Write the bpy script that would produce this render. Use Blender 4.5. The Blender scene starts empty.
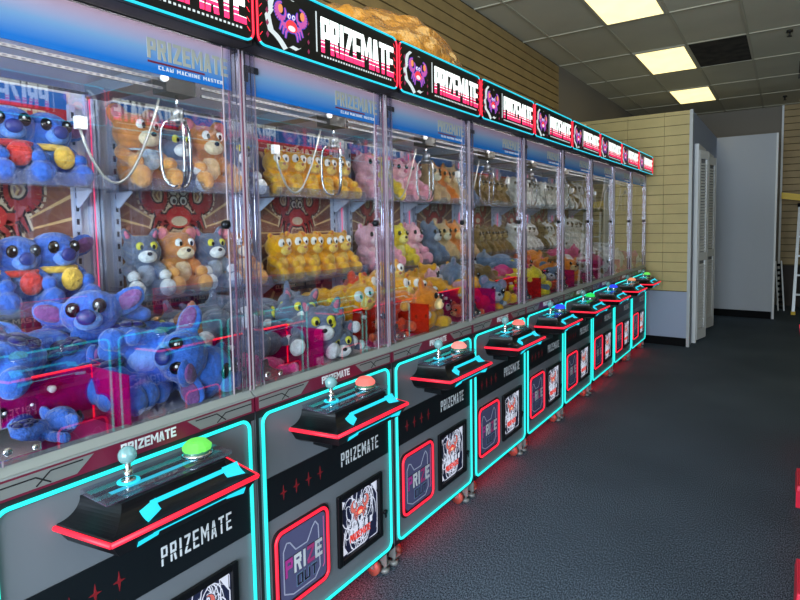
import bpy, bmesh, math, random
from mathutils import Vector, Matrix, Euler
C = bpy.context.scene.collection
SC = bpy.context.scene
PI = math.pi
# ---------------------------------------------------------------- camera
cd = bpy.data.cameras.new('camera'); cam = bpy.data.objects.new('camera', cd); C.objects.link(cam)
YAW, PITCH, ROLL = math.radians(33.3112), math.radians(3.8368), math.radians(-0.8155)
F = Vector((-math.sin(YAW)*math.cos(PITCH), math.cos(YAW)*math.cos(PITCH), -math.sin(PITCH)))
R = Vector((math.cos(YAW), math.sin(YAW), 0)); U = R.cross(F)
c_, s_ = math.cos(ROLL), math.sin(ROLL)
R2 = R*c_ + U*s_; U2 = U*c_ - R*s_
cam.matrix_world = Matrix(((R2.x, U2.x, -F.x, 0), (R2.y, U2.y, -F.y, 0), (R2.z, U2.z, -F.z, 1.4805), (0, 0, 0, 1)))
cd.sensor_width = 36; cd.lens = 558.29/800*36
cd.shift_x = -21.0/800; cd.shift_y = -37.55/800; cd.clip_start = 0.02
SC.camera = cam
# ---------------------------------------------------------------- world, lights, exposure
w = bpy.data.worlds.new('world'); SC.world = w; w.use_nodes = True
w.node_tree.nodes['Background'].inputs[0].default_value = (0.6, 0.75, 1.0, 1)
w.node_tree.nodes['Background'].inputs[1].default_value = 0.8
def area(name, loc, rot, sx, sy, power, col):
    l = bpy.data.lights.new(name, 'AREA'); l.shape = 'RECTANGLE'; l.size = sx; l.size_y = sy; l.energy = power; l.color = col
    o = bpy.data.objects.new(name, l); C.objects.link(o); o.location = loc; o.rotation_euler = rot
    return o
area('storefront_daylight', (0.6, -3.2, 1.7), (math.radians(82), 0, 0), 4.6, 2.4, 700, (0.72, 0.86, 1.0))
SC.view_settings.view_transform = 'Standard'; SC.view_settings.look = 'None'
SC.view_settings.exposure = 0.0; SC.view_settings.gamma = 1.0; SC.view_settings.use_curve_mapping = False
SC.cycles.transparent_max_bounces = 48
SC.cycles.max_bounces = 8
SC.cycles.caustics_reflective = False; SC.cycles.caustics_refractive = False
# ---------------------------------------------------------------- materials
def lin(c):
    return tuple(((v/255)/12.92 if v/255 <= 0.04045 else ((v/255+0.055)/1.055)**2.4) for v in c)
_M = {}
def mat(name, rgb=(128,)*3, rough=0.5, metal=0.0, spec=0.5, bump=None, noise=None, sheen=0.0, coat=0.0):
    if name in _M: return _M[name]
    m = bpy.data.materials.new(name); m.use_nodes = True; nt = m.node_tree; b = nt.nodes['Principled BSDF']
    col = lin(rgb)
    b.inputs['Base Color'].default_value = (*col, 1); b.inputs['Roughness'].default_value = rough
    b.inputs['Metallic'].default_value = metal; b.inputs['Specular IOR Level'].default_value = spec
    b.inputs['Sheen Weight'].default_value = sheen; b.inputs['Coat Weight'].default_value = coat
    if noise or bump:
        tc = nt.nodes.new('ShaderNodeTexCoord')
    if noise:      # (scale, amount)
        n = nt.nodes.new('ShaderNodeTexNoise'); n.inputs['Scale'].default_value = noise[0]; n.inputs['Detail'].default_value = 4
        nt.links.new(tc.outputs['Object'], n.inputs['Vector'])
        mx = nt.nodes.new('ShaderNodeMix'); mx.data_type = 'RGBA'
        a = noise[1]
        mx.inputs[6].default_value = (*[v*(1-a) for v in col], 1); mx.inputs[7].default_value = (*[min(1, v*(1+a)) for v in col], 1)
        r = nt.nodes.new('ShaderNodeValToRGB'); r.color_ramp.elements[0].position = 0.35; r.color_ramp.elements[1].position = 0.65
        nt.links.new(n.outputs['Fac'], r.inputs[0]); nt.links.new(r.outputs[0], mx.inputs[0]); nt.links.new(mx.outputs[2], b.inputs['Base Color'])
    if bump:       # (scale, strength, distance)
        n = nt.nodes.new('ShaderNodeTexNoise'); n.inputs['Scale'].default_value = bump[0]; n.inputs['Detail'].default_value = 3
        nt.links.new(tc.outputs['Object'], n.inputs['Vector'])
        bp = nt.nodes.new('ShaderNodeBump'); bp.inputs['Strength'].default_value = bump[1]; bp.inputs['Distance'].default_value = bump[2]
        nt.links.new(n.outputs['Fac'], bp.inputs['Height']); nt.links.new(bp.outputs[0], b.inputs['Normal'])
    _M[name] = m; return m
def emat(name, rgb=(255, 255, 255), s=1.0):
    if name in _M: return _M[name]
    m = bpy.data.materials.new(name); m.use_nodes = True; nt = m.node_tree; b = nt.nodes['Principled BSDF']
    b.inputs['Base Color'].default_value = (*[v*0.3 for v in lin(rgb)], 1)
    b.inputs['Emission Color'].default_value = (*lin(rgb), 1); b.inputs['Emission Strength'].default_value = s
    _M[name] = m; return m
def glass(name, tint=(255, 255, 255), rough=0.02, ior=1.45, extra=None, alpha=0.0):
    """thin clear pane: transparent with Fresnel gloss; extra = (rgb, amount) of milky diffuse"""
    if name in _M: return _M[name]
    m = bpy.data.materials.new(name); m.use_nodes = True; nt = m.node_tree; nt.nodes.clear()
    out = nt.nodes.new('ShaderNodeOutputMaterial'); t = nt.nodes.new('ShaderNodeBsdfTransparent'); g = nt.nodes.new('ShaderNodeBsdfGlossy')
    t.inputs[0].default_value = (*lin(tint), 1); g.inputs['Roughness'].default_value = rough
    lw = nt.nodes.new('ShaderNodeLayerWeight'); lw.inputs[0].default_value = 0.5    # Schlick, the same from both sides of the pane
    pw = nt.nodes.new('ShaderNodeMath'); pw.operation = 'POWER'; nt.links.new(lw.outputs['Facing'], pw.inputs[0]); pw.inputs[1].default_value = 5.0
    fr = nt.nodes.new('ShaderNodeMath'); fr.operation = 'MULTIPLY_ADD'; nt.links.new(pw.outputs[0], fr.inputs[0])
    f0 = ((ior-1)/(ior+1))**2; fr.inputs[1].default_value = 1-f0; fr.inputs[2].default_value = f0
    mx = nt.nodes.new('ShaderNodeMixShader')
    base = t
    if extra:
        d = nt.nodes.new('ShaderNodeBsdfDiffuse'); d.inputs[0].default_value = (*lin(extra[0]), 1)
        m2 = nt.nodes.new('ShaderNodeMixShader'); m2.inputs[0].default_value = extra[1]
        nt.links.new(t.outputs[0], m2.inputs[1]); nt.links.new(d.outputs[0], m2.inputs[2]); base = m2
    nt.links.new(fr.outputs[0], mx.inputs[0]); nt.links.new(base.outputs[0], mx.inputs[1]); nt.links.new(g.outputs[0], mx.inputs[2])
    nt.links.new(mx.outputs[0], out.inputs[0]); _M[name] = m; return m
def split_mat(name, z0, z1):
    """sign lettering: white face, lower part pink crossed by thin white stripes (object space height)"""
    m = bpy.data.materials.new(name); m.use_nodes = True; nt = m.node_tree; b = nt.nodes['Principled BSDF']
    tc = nt.nodes.new('ShaderNodeTexCoord'); sp = nt.nodes.new('ShaderNodeSeparateXYZ'); nt.links.new(tc.outputs['Object'], sp.inputs[0])
    mr = nt.nodes.new('ShaderNodeMapRange'); mr.inputs[1].default_value = z0; mr.inputs[2].default_value = z1
    nt.links.new(sp.outputs[2], mr.inputs[0])
    r = nt.nodes.new('ShaderNodeValToRGB'); r.color_ramp.interpolation = 'CONSTANT'
    W_, P_ = (0.93, 1.0, 0.93, 1), (*lin((255, 50, 105)), 1)
    els = [(0, P_), (0.15, W_), (0.175, P_), (0.27, W_), (0.31, P_), (0.36, W_)]
    r.color_ramp.elements[0].color = els[0][1]; r.color_ramp.elements[1].position = els[1][0]; r.color_ramp.elements[1].color = els[1][1]
    for p, c in els[2:]:
        e = r.color_ramp.elements.new(p); e.color = c
    nt.links.new(mr.outputs[0], r.inputs[0]); nt.links.new(r.outputs[0], b.inputs['Base Color']); nt.links.new(r.outputs[0], b.inputs['Emission Color'])
    b.inputs['Emission Strength'].default_value = 1.0
    return m
# ---------------------------------------------------------------- mesh builder
class MB:
    def __init__(s): s.v = []; s.f = []; s.mi = []; s.sm = []; s.mats = []; s.cur = 0
    def m(s, mt):
        if mt not in s.mats: s.mats.append(mt)
        s.cur = s.mats.index(mt); return s
    def add(s, vs, fs, smooth=False):
        o = len(s.v); s.v += [tuple(p) for p in vs]
        for f in fs: s.f.append([i+o for i in f]); s.mi.append(s.cur); s.sm.append(smooth)
    def box(s, x0, y0, z0, x1, y1, z1):
        if x0 > x1: x0, x1 = x1, x0
        if y0 > y1: y0, y1 = y1, y0
        if z0 > z1: z0, z1 = z1, z0
        s.add([(x0,y0,z0),(x1,y0,z0),(x1,y1,z0),(x0,y1,z0),(x0,y0,z1),(x1,y0,z1),(x1,y1,z1),(x0,y1,z1)],
              [(0,3,2,1),(4,5,6,7),(0,1,5,4),(1,2,6,5),(2,3,7,6),(3,0,4,7)]); return s
    def hull8(s, p):   # 8 corners ordered like box
        s.add(p, [(0,3,2,1),(4,5,6,7),(0,1,5,4),(1,2,6,5),(2,3,7,6),(3,0,4,7)]); return s
    def tube(s, pts, r, n=8, closed=False, cap=True):
        pts = [Vector(p) for p in pts]; N = len(pts); rings = []; prev = None
        for i, p in enumerate(pts):
            if closed: t = (pts[(i+1) % N]-pts[i-1]).normalized()
            else: t = (pts[min(i+1, N-1)]-pts[max(i-1, 0)]).normalized()
            if prev is None:
                a = Vector((0, 0, 1)) if abs(t.z) < 0.9 else Vector((1, 0, 0)); u = t.cross(a).normalized()
            else:
                u = prev - t*prev.dot(t); u.normalize()
            prev = u; v = t.cross(u); rr = r[i] if isinstance(r, (list, tuple)) else r
            rings.append([p + (u*math.cos(2*PI*k/n)+v*math.sin(2*PI*k/n))*rr for k in range(n)])
        vs = [q for rg in rings for q in rg]; fs = []
        for i in range(N if closed else N-1):
            j = (i+1) % N
            for k in range(n):
                fs.append((i*n+k, i*n+(k+1) % n, j*n+(k+1) % n, j*n+k))
        if cap and not closed: fs.append(tuple(range(n))[::-1]); fs.append(tuple((N-1)*n+k for k in range(n)))
        s.add(vs, fs, True); return s
    def cyl(s, a, b, r, n=16, r2=None):
        return s.tube([a, b], [r, r if r2 is None else r2], n)
    def ell(s, c, r, n=14, m=9, rot=None, zmin=-1.0):
        vs = []; c = Vector(c)
        for i in range(m+1):
            th = PI*i/m
            for k in range(n):
                ph = 2*PI*k/n; z = max(math.cos(th), zmin)
                p = Vector((r[0]*math.sin(th)*math.cos(ph), r[1]*math.sin(th)*math.sin(ph), r[2]*z))
                if rot: p = rot @ p
                vs.append(c+p)
        fs = [(i*n+k, (i+1)*n+k, (i+1)*n+(k+1) % n, i*n+(k+1) % n) for i in range(m) for k in range(n)]
        s.add(vs, fs, True); return s
    def plate(s, polys, x, t, ou=0, ov=0, su=1, sv=1, back=False):
        """2D polygons (u right = +Y, v up = +Z) as thin raised shapes on the plane x, facing +X"""
        for p in polys:
            a = sum(p[i][0]*p[(i+1) % len(p)][1]-p[(i+1) % len(p)][0]*p[i][1] for i in range(len(p)))
            q = p if a > 0 else p[::-1]
            n = len(q); fr = [(x+t, ou+u*su, ov+v*sv) for u, v in q]; bk = [(x, ou+u*su, ov+v*sv) for u, v in q]
            s.add(fr+bk, [tuple(range(n))]+[(i, i+n, (i+1) % n+n, (i+1) % n) for i in range(n)]); 
        return s
    def mesh(s, name):
        me = bpy.data.meshes.new(name); me.from_pydata(s.v, [], s.f)
        for mt in s.mats: me.materials.append(mt)
        me.polygons.foreach_set('material_index', s.mi); me.polygons.foreach_set('use_smooth', s.sm); me.update(); return me
    def build(s, name, parent=None, mt=None, bevel=0):
        if mt is not None and not s.mats: s.mats = [mt]
        me = s.mesh(name); o = bpy.data.objects.new(name, me); C.objects.link(o)
        if parent: o.parent = parent
        if bevel:
            b = o.modifiers.new('bevel', 'BEVEL'); b.width = bevel; b.segments = 2; b.limit_method = 'ANGLE'
        return o
def tag(o, label, cat, group=None):
    o['label'] = label; o['category'] = cat
    if group: o['group'] = group
    return o
def struct(mb, name, mt=None, parent=None):
    o = mb.build(name, parent, mt)
    if not parent: o['kind'] = 'structure'
    return o
def empty(name, loc=(0, 0, 0), rot=(0, 0, 0), scale=1):
    o = bpy.data.objects.new(name, None); o.empty_display_size = 0.1; C.objects.link(o); o.location = loc; o.rotation_euler = rot; o.scale = (scale,)*3
    return o
def copy_tree(o, parent=None, skip=()):
    c = o.copy(); C.objects.link(c)
    if parent: c.parent = parent
    for ch in list(o.children):
        if ch.name.split('.')[0] in skip: continue
        copy_tree(ch, c, skip)
    return c
# ---------------------------------------------------------------- 2D shapes
def Rc(x0, y0, x1, y1): return [(x0, y0), (x1, y0), (x1, y1), (x0, y1)]
def letter(ch, a=0.3, b=0.17):
    L = {'P': [Rc(0,0,a,1), Rc(a,1-b,.95,1), Rc(a,.42,.95,.42+b), Rc(1-a,.42+b,1,1-b)],
     'R': [Rc(0,0,a,1), Rc(a,1-b,.95,1), Rc(a,.45,.95,.45+b), Rc(1-a,.45+b,1,1-b), [(.45,.45),(.78,.45),(1,0),(.68,0)]],
     'I': [Rc(.5-a*1.1,0,.5+a*1.1,1)], 'Z': [Rc(0,0,1,b), Rc(0,1-b,1,1), [(0,b),(a*1.15,b),(1,1-b),(1-a*1.15,1-b)]],
     'E': [Rc(0,0,a,1), Rc(a,0,1,b), Rc(a,1-b,1,1), Rc(a,.5-b/2,.88,.5+b/2)],
     'M': [Rc(0,0,a*.85,1), Rc(1-a*.85,0,1,1), [(a*.85,1),(a*.85,.72),(.5,.25),(.5,.55)], [(1-a*.85,1),(.5,.55),(.5,.25),(1-a*.85,.72)]],
     'A': [[(0,0),(a,0),(.5+a*.2,1),(.5-a*.6,1)], [(1-a,0),(1,0),(.5+a*.6,1),(.5-a*.2,1)], Rc(.22,.2,.78,.2+b)],
     'T': [Rc(0,1-b,1,1), Rc(.5-a/2,0,.5+a/2,1-b)], 'O': [Rc(0,0,a,1), Rc(1-a,0,1,1), Rc(a,0,1-a,b), Rc(a,1-b,1-a,1)],
     'U': [Rc(0,0,a,1), Rc(1-a,0,1,1), Rc(a,0,1-a,b)], 'C': [Rc(0,0,a,1), Rc(a,0,1,b), Rc(a,1-b,1,1)],
     'L': [Rc(0,0,a,1), Rc(a,0,1,b)], 'W': [Rc(0,0,a*.85,1), Rc(1-a*.85,0,1,1), Rc(.5-a*.35,0,.5+a*.35,.7), Rc(a*.85,0,1-a*.85,b)],
     'H': [Rc(0,0,a,1), Rc(1-a,0,1,1), Rc(a,.5-b/2,1-a,.5+b/2)], 'N': [Rc(0,0,a*.85,1), Rc(1-a*.85,0,1,1), [(a*.85,1),(a*.85,.65),(1-a*.85,0),(1-a*.85,.35)]],
     'S': [Rc(0,0,1,b), Rc(0,1-b,1,1), Rc(0,.5-b/2,1,.5+b/2), Rc(0,.5,a,1-b), Rc(1-a,b,1,.5)], ' ': []}
    return L[ch]
def text(s, x, y, w, h, gap=0.14, a=0.3, b=0.17, slant=0.0, only=None):
    """polygons of a line of capitals; w = total width"""
    wt = [{'M': 1.35, 'W': 1.35, 'I': .5, ' ': .6}.get(c, 1) for c in s]      # relative letter widths
    n = len(s); cw = w/(sum(wt) + (n-1)*gap); out = []; cur = x
    for i, ch in enumerate(s):
        x0 = cur; cur += cw*(wt[i]+gap)
        if only is not None and i not in only: continue
        for p in letter(ch, a/wt[i]*(1.0 if ch != 'I' else .5), b):
            out.append([(x0 + u*cw*wt[i] + slant*v*h, y + v*h) for u, v in p])
    return out
def circ(cx, cy, rx, ry=None, n=20, a0=0, a1=2*PI):
    ry = ry or rx
    return [(cx+rx*math.cos(a0+(a1-a0)*k/n), cy+ry*math.sin(a0+(a1-a0)*k/n)) for k in range(n)]
def stroke(pts, w):
    """thick polyline as quads; w = half width or list"""
    out = []
    for i in range(len(pts)-1):
        (x0, y0), (x1, y1) = pts[i], pts[i+1]; d = math.hypot(x1-x0, y1-y0) or 1e-6; nx, ny = -(y1-y0)/d, (x1-x0)/d
        w0, w1 = (w[i], w[i+1]) if isinstance(w, (list, tuple)) else (w, w)
        out.append([(x0+nx*w0, y0+ny*w0), (x1+nx*w1, y1+ny*w1), (x1-nx*w1, y1-ny*w1), (x0-nx*w0, y0-ny*w0)])
    return out
def crab_layers(e):
    """returns dict of polygon lists at expansion e for outlines; unit crab about 2 wide, centred"""
    P = {'legs': [], 'body': [], 'belly': [], 'claw': [], 'white': [], 'pupil': []}
    for sx in (-1, 1):
        for k, (ax, ay, bx, by) in enumerate([(.62, -.2, .72, -.62), (.78, -.02, .95, -.42), (.45, -.42, .5, -.8)]):
            P['legs'] += stroke([(sx*.3, -.1-.08*k), (sx*ax, ay), (sx*bx, by)], [.07+e, .06+e, .02+e])
        P['claw'] += stroke([(sx*.3, 0), (sx*.72, .02), (sx*.82, .3)], .08+e)
        # pincer: a crescent that opens upward and inward
        cx, cy, r = sx*.8, .74, .40
        arc = [(cx+sx*r*math.cos(t)*.9, cy+r*1.15*math.sin(t)) for t in [(-2.3+4.1*k/14) for k in range(15)]]
        P['claw'] += stroke(arc, [.04+e+.14*math.sin(PI*min(1, k/13+.1))**.8 for k in range(14)]+[.01+e])
        arc2 = [(cx-sx*.2-sx*.14*math.cos(t), cy-.05+r*.75*math.sin(t)) for t in [(-1.3+2.4*k/8) for k in range(9)]]
        P['claw'] += stroke(arc2, [.06+e]*4+[.055+e, .05+e, .04+e, .02+e, .005+e])
        P['legs'] += stroke([(sx*.14, .2), (sx*.17, .5)], .035+e)
        P['white'].append(circ(sx*.18, .56, .12+e, .14+e, 16)); P['pupil'].append(circ(sx*.17, .54, .065+e, .08+e, 14))
    P['body'].append(circ(0, 0, .46+e, .36+e, 26)); P['belly'].append(circ(0, -.13, .3, .17, 18))
    return P
def crab(mb, x, y, z, s, cols, t=0.0006, outline=True):
    """cols: halo, dark, body, belly, claw, white, pupil"""
    if outline:
        h = crab_layers(.13); mb.m(cols[0])
        for i, k in enumerate(('legs', 'body', 'claw', 'white')): mb.plate(h[k], x, t*.5+i*t*.02, y, z, s, s)
        h = crab_layers(.06); mb.m(cols[1])
        for i, k in enumerate(('legs', 'body', 'claw', 'white')): mb.plate(h[k], x, t+i*t*.02, y, z, s, s)
    h = crab_layers(0)
    for i, (k, c) in enumerate((('legs', 4), ('claw', 4), ('body', 2), ('belly', 3), ('white', 5), ('pupil', 6))):
        mb.m(cols[c]).plate(h[k], x, t*(1.6+.35*i), y, z, s, s)
def rrect(y0, z0, y1, z1, r, n=6):
    """corner lists of a rounded rectangle in the YZ plane, counter-clockwise from bottom left"""
    out = []
    for cx, cy, a in ((y0+r, z0+r, PI), (y1-r, z0+r, 1.5*PI), (y1-r, z1-r, 0), (y0+r, z1-r, .5*PI)):
        out.append([(cx+r*math.cos(a+.5*PI*k/n), cy+r*math.sin(a+.5*PI*k/n)) for k in range(n+1)])
    return out
#@@ROOM
# ================================================================ setting
XL, XR, YF, YB, ZC = -2.42, 3.6, -2.6, 11.5, 3.42
# carpet
m_carpet = bpy.data.materials.new('carpet'); m_carpet.use_nodes = True
nt = m_carpet.node_tree; b = nt.nodes['Principled BSDF']; b.inputs['Roughness'].default_value = 0.95; b.inputs['Specular IOR Level'].default_value = 0.15
tc = nt.nodes.new('ShaderNodeTexCoord'); n1 = nt.nodes.new('ShaderNodeTexNoise'); n1.inputs['Scale'].default_value = 240; n1.inputs['Detail'].default_value = 2
mp = nt.nodes.new('ShaderNodeMapping'); mp.inputs['Scale'].default_value = (1, 0.45, 1)
nt.links.new(tc.outputs['Object'], mp.inputs[0]); nt.links.new(mp.outputs[0], n1.inputs['Vector'])
r = nt.nodes.new('ShaderNodeValToRGB'); r.color_ramp.elements[0].position = 0.38; r.color_ramp.elements[1].position = 0.66
r.color_ramp.elements[0].color = (*lin((34, 44, 54)), 1); r.color_ramp.elements[1].color = (*lin((128, 146, 164)), 1)
nt.links.new(n1.outputs['Fac'], r.inputs[0])
n2 = nt.nodes.new('ShaderNodeTexNoise'); n2.inputs['Scale'].default_value = 1.3; nt.links.new(tc.outputs['Object'], n2.inputs['Vector'])
mx = nt.nodes.new('ShaderNodeMix'); mx.data_type = 'RGBA'; mx.blend_type = 'MULTIPLY'; mx.inputs[0].default_value = 0.5
nt.links.new(r.outputs[0], mx.inputs[6]); nt.links.new(n2.outputs['Fac'], mx.inputs[7]); nt.links.new(mx.outputs[2], b.inputs['Base Color'])
bp = nt.nodes.new('ShaderNodeBump'); bp.inputs['Strength'].default_value = 0.5; bp.inputs['Distance'].default_value = 0.004
nt.links.new(n1.outputs['Fac'], bp.inputs['Height']); nt.links.new(bp.outputs[0], b.inputs['Normal'])
struct(MB().box(XL-.1, YF-.1, -.1, XR+.1, YB+.1, 0), 'floor', m_carpet)
# ceiling tiles with the light cells left open in the grid pattern
m_tile = mat('ceiling_tile', (206, 200, 176), 0.95, bump=(60, 0.15, 0.002), noise=(1.2, 0.06))
struct(MB().box(XL-.1, YF-.1, ZC, XR+.1, YB+.1, ZC+.12), 'ceiling', m_tile)
GX, GY = [-2.14+.58*i for i in range(10)], [-2.1+1.12*j for j in range(13)]
g = MB()
for x in GX: g.box(x-.0125, YF, ZC-.008, x+.0125, YB, ZC-.0005)
for y in GY: g.box(XL, y-.0125, ZC-.0085, XR, y+.0125, ZC-.0006)
struct(g, 'trim_1', mat('ceiling_grid', (190, 184, 160), 0.6))
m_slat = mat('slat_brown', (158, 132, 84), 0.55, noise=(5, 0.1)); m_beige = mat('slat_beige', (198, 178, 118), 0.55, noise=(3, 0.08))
m_groove = mat('slat_groove', (34, 27, 18), 0.9); m_gb = mat('slat_groove_beige', (96, 82, 50), 0.9)
m_greywall = mat('grey_brown_paint', (134, 126, 114), 0.85); m_blue = mat('blue_grey_paint', (164, 174, 196), 0.8)
m_black = mat('black_base', (12, 13, 15), .7, spec=.1); m_white = mat('white_paint', (232, 232, 230), 0.5)
sm = MB()
sm.m(m_groove).box(XL-.1, YF, 0, XL, 6.8, ZC)
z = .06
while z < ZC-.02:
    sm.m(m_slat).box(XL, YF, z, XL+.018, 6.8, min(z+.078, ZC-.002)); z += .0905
struct(sm, 'wall_left')
struct(MB().box(XL-.1, 6.8, 0, XL+.01, YB, ZC), 'wall_left_far', m_greywall)
struct(MB().box(XL-.1, YB, 0, XR+.1, YB+.1, ZC), 'wall_back', m_greywall)
sm = MB(); sm.m(m_gb).box(-.1, YB-.03, .1, XR, YB, ZC)
z = .72
while z < ZC-.02:
    sm.m(m_slat).box(-.1, YB-.045, z, XR, YB-.03, min(z+.1, ZC-.002)); z += .114
sm.m(mat('dark_panel', (52, 42, 36), .7)).box(-.1, YB-.04, .0, XR, YB-.03, .7)
struct(sm, 'wall_back_slats')
struct(MB().box(-.13, YB-.07, 0, -.10, YB-.0, ZC), 'trim_2', m_white)
struct(MB().box(XR, YF, 0, XR+.1, YB, ZC), 'wall_right', mat('white_wall', (190, 186, 176), .8))
# storefront wall behind the camera with one wide opening of glass
fm = MB(); fm.box(XL, YF-.1, 0, XR, YF, .35); fm.box(XL, YF-.1, 3.0, XR, YF, ZC); fm.box(XL, YF-.1, .35, -1.9, YF, 3.0); fm.box(3.1, YF-.1, .35, XR, YF, 3.0)
struct(fm, 'wall_front', mat('front_paint', (150, 150, 150), .8))
wn = MB().m(mat('dark_alu', (50, 52, 55), .4, .8))
for x in (-1.88, -.25, 1.4, 3.08): wn.box(x-.03, YF-.08, .35, x+.03, YF-.02, 3.0)
wn.m(glass('clear_window')).box(-1.88, YF-.055, .36, 3.08, YF-.05, 2.99)
struct(wn, 'window_1')
# partition box of the changing rooms at the end of the row
PY, PX, PZ = 7.16, -.95, 2.755
pm = MB(); pm.m(m_blue).box(XL+.02, PY+.02, 0, PX, 9.8, PZ)
struct(pm, 'wall_partition')
sm = MB(); sm.m(m_gb).box(XL+.02, PY, .65, PX-.02, PY+.019, PZ)
z = .66
k = 0
while z < PZ-.01:
    z1 = min(z+.108, PZ-.001)
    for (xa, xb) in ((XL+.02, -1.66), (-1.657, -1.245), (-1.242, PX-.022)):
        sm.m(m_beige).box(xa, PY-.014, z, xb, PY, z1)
    z += .114
struct(sm, 'wall_partition_slats')
struct(MB().box(PX-.022, PY-.022, .0, PX+.012, PY+.03, PZ+.004), 'trim_3', mat('corner_bead', (186, 190, 190), .4))
bm_ = MB(); bm_.box(XL+.02, PY-.006, 0, PX-.022, PY+.019, .1); struct(bm_, 'baseboard_partition', m_black)
struct(MB().box(XL+.02, PY+.0, .1, PX-.02, PY+.019, .65), 'wall_partition_lower', m_blue)
struct(MB().box(PX+.001, 9.8, 0, -.17, 9.95, PZ), 'wall_end', mat('blue_grey_end', (184, 188, 194), .8))
struct(MB().box(-.17, 9.79, 0, -.145, 9.96, PZ+.0), 'trim_4', m_white)
struct(MB().box(PX+.001, 9.785, 0, -.18, 9.8, .11), 'baseboard_end', m_black)
# louvred changing-room doors
m_door = mat('door_white', (228, 229, 228), .45); m_louvre_back = mat('louvre_back', (120, 122, 124), .8)  # white leaves, with a plain grey backing sheet behind the slats
for i, (y0, y1, zt) in enumerate(((7.42, 8.12, 2.4), (8.3, 9.0, 2.4))):
    r_ = empty('door_%d' % (i+1), (PX, y0, 0)); r_['kind'] = 'structure'
    W_ = y1-y0
    f = MB(); f.box(.0, 0, .0, .045, .055, zt); f.box(.0, W_-.055, 0, .045, W_, zt); f.box(0, .055, zt-.06, .045, W_-.055, zt)
    f.build('door_frame', r_, m_white, .003)
    for h in range(2):
        a, bb = .06+h*(W_-.12)/2, .06+(h+1)*(W_-.12)/2-.006
        l = MB().m(m_door); x0, x1 = .012, .036
        l.box(x0, a, .03, x1, a+.045, zt-.07); l.box(x0, bb-.045, .03, x1, bb, zt-.07)
        for (za, zb) in ((.03, .16), (1.0, 1.1), (zt-.17, zt-.07)): l.box(x0, a+.045, za, x1, bb-.045, zb)
        l.m(m_louvre_back).box(x0, a+.045, .16, x0+.004, bb-.045, zt-.17)
        l.m(m_door)
        for (za, zb) in ((.17, .99), (1.11, zt-.18)):
            z = za
            while z < zb-.03:
                l.hull8([(x0+.004, a+.045, z+.022), (x1-.003, a+.045, z), (x1-.003, bb-.045, z), (x0+.004, bb-.045, z+.022),
                         (x0+.004, a+.045, z+.03), (x1-.003, a+.045, z+.008), (x1-.003, bb-.045, z+.008), (x0+.004, bb-.045, z+.03)]); z += .036
        lo = l.build('louvre_leaf', r_)
        hy = a if h == 0 else bb; an = math.radians(-13 if h == 0 else 13)      # folded slightly outwards, each leaf hinged on its jamb
        lo.matrix_local = Matrix.Translation((.016, hy, 0)) @ Matrix.Rotation(an, 4, 'Z') @ Matrix.Translation((0, -hy, 0))
    for z in (.25, 1.2, 2.15):
        MB().box(.034, W_/2-.02, z, .05, W_/2+.02, z+.09).build('hinge', r_, mat('hinge_grey', (90, 92, 95), .4, .7))
    kb = MB(); kb.cyl((.036, W_/2-.09, 1.05), (.06, W_/2-.09, 1.05), .008); kb.ell((.066, W_/2-.09, 1.05), (.014, .018, .018)); kb.build('knob', r_, mat('hinge_grey'))
# ceiling light fittings: recessed troffers in the cells
m_frame = mat('light_frame', (205, 200, 180), .5)
m_lite = bpy.data.materials.new('diffuser'); m_lite.use_nodes = True
nt = m_lite.node_tree; b = nt.nodes['Principled BSDF']
tc = nt.nodes.new('ShaderNodeTexCoord'); n1 = nt.nodes.new('ShaderNodeTexNoise'); n1.inputs['Scale'].default_value = 5; nt.links.new(tc.outputs['Object'], n1.inputs['Vector'])
r = nt.nodes.new('ShaderNodeValToRGB'); r.color_ramp.elements[0].color = (*lin((250, 218, 135)), 1); r.color_ramp.elements[1].color = (*lin((255, 238, 168)), 1)
nt.links.new(n1.outputs['Fac'], r.inputs[0]); nt.links.new(r.outputs[0], b.inputs['Emission Color']); b.inputs['Emission Strength'].default_value = 1.9
fit0 = None
vis = {(1, 6): 'nearest of the three lit ceiling panels, cut by the top of the picture', (1, 8): 'middle one of the three lit ceiling panels, beside the stained tile', (1, 10): 'farthest and smallest of the three lit ceiling panels, over the slat partition'}
for (i, j) in [(1, 0), (1, 2), (1, 4), (1, 6), (1, 8), (1, 10), (5, 0), (5, 2), (5, 4), (5, 6), (7, 8), (7, 3)]:
    x0, x1, y0, y1 = GX[i]+.013, GX[i+1]-.013, GY[j]+.013, GY[j+1]-.013
    cx, cy = (x0+x1)/2, (y0+y1)/2
    if fit0 is None:
        fit = empty('ceiling_light', (cx, cy, ZC)); fit0 = fit
        hx, hy = (x1-x0)/2, (y1-y0)/2
        f = MB()
        for q in ((-hx, -hy, -hx+.02, hy), (hx-.02, -hy, hx, hy), (-hx+.02, -hy, hx-.02, -hy+.02), (-hx+.02, hy-.02, hx-.02, hy)): f.box(q[0], q[1], -.012, q[2], q[3], -.0007)
        f.build('light_frame', fit, m_frame)
        MB().box(-hx+.02, -hy+.02, -.009, hx-.02, hy-.02, -.002).build('light_diffuser', fit, m_lite)
    else:
        fit = copy_tree(fit0); fit.location = (cx, cy, ZC)
    tag(fit, vis.get((i, j), 'lit ceiling panel, column %d from slat wall, row %d from storefront' % (i, j)), 'ceiling light', 'fluorescent ceiling panels')
i, j = 2, 8
st = MB(); st.box(GX[i]+.013, GY[j]+.013, ZC-.004, GX[i+1]-.013, GY[j+1]-.013, ZC-.0003)
o = st.build('stained_ceiling_tile', None, mat('stained_tile', (52, 46, 38), .95, noise=(9, .45))); tag(o, 'dark water-stained ceiling tile beside the middle lit panel', 'ceiling tile')
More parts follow.
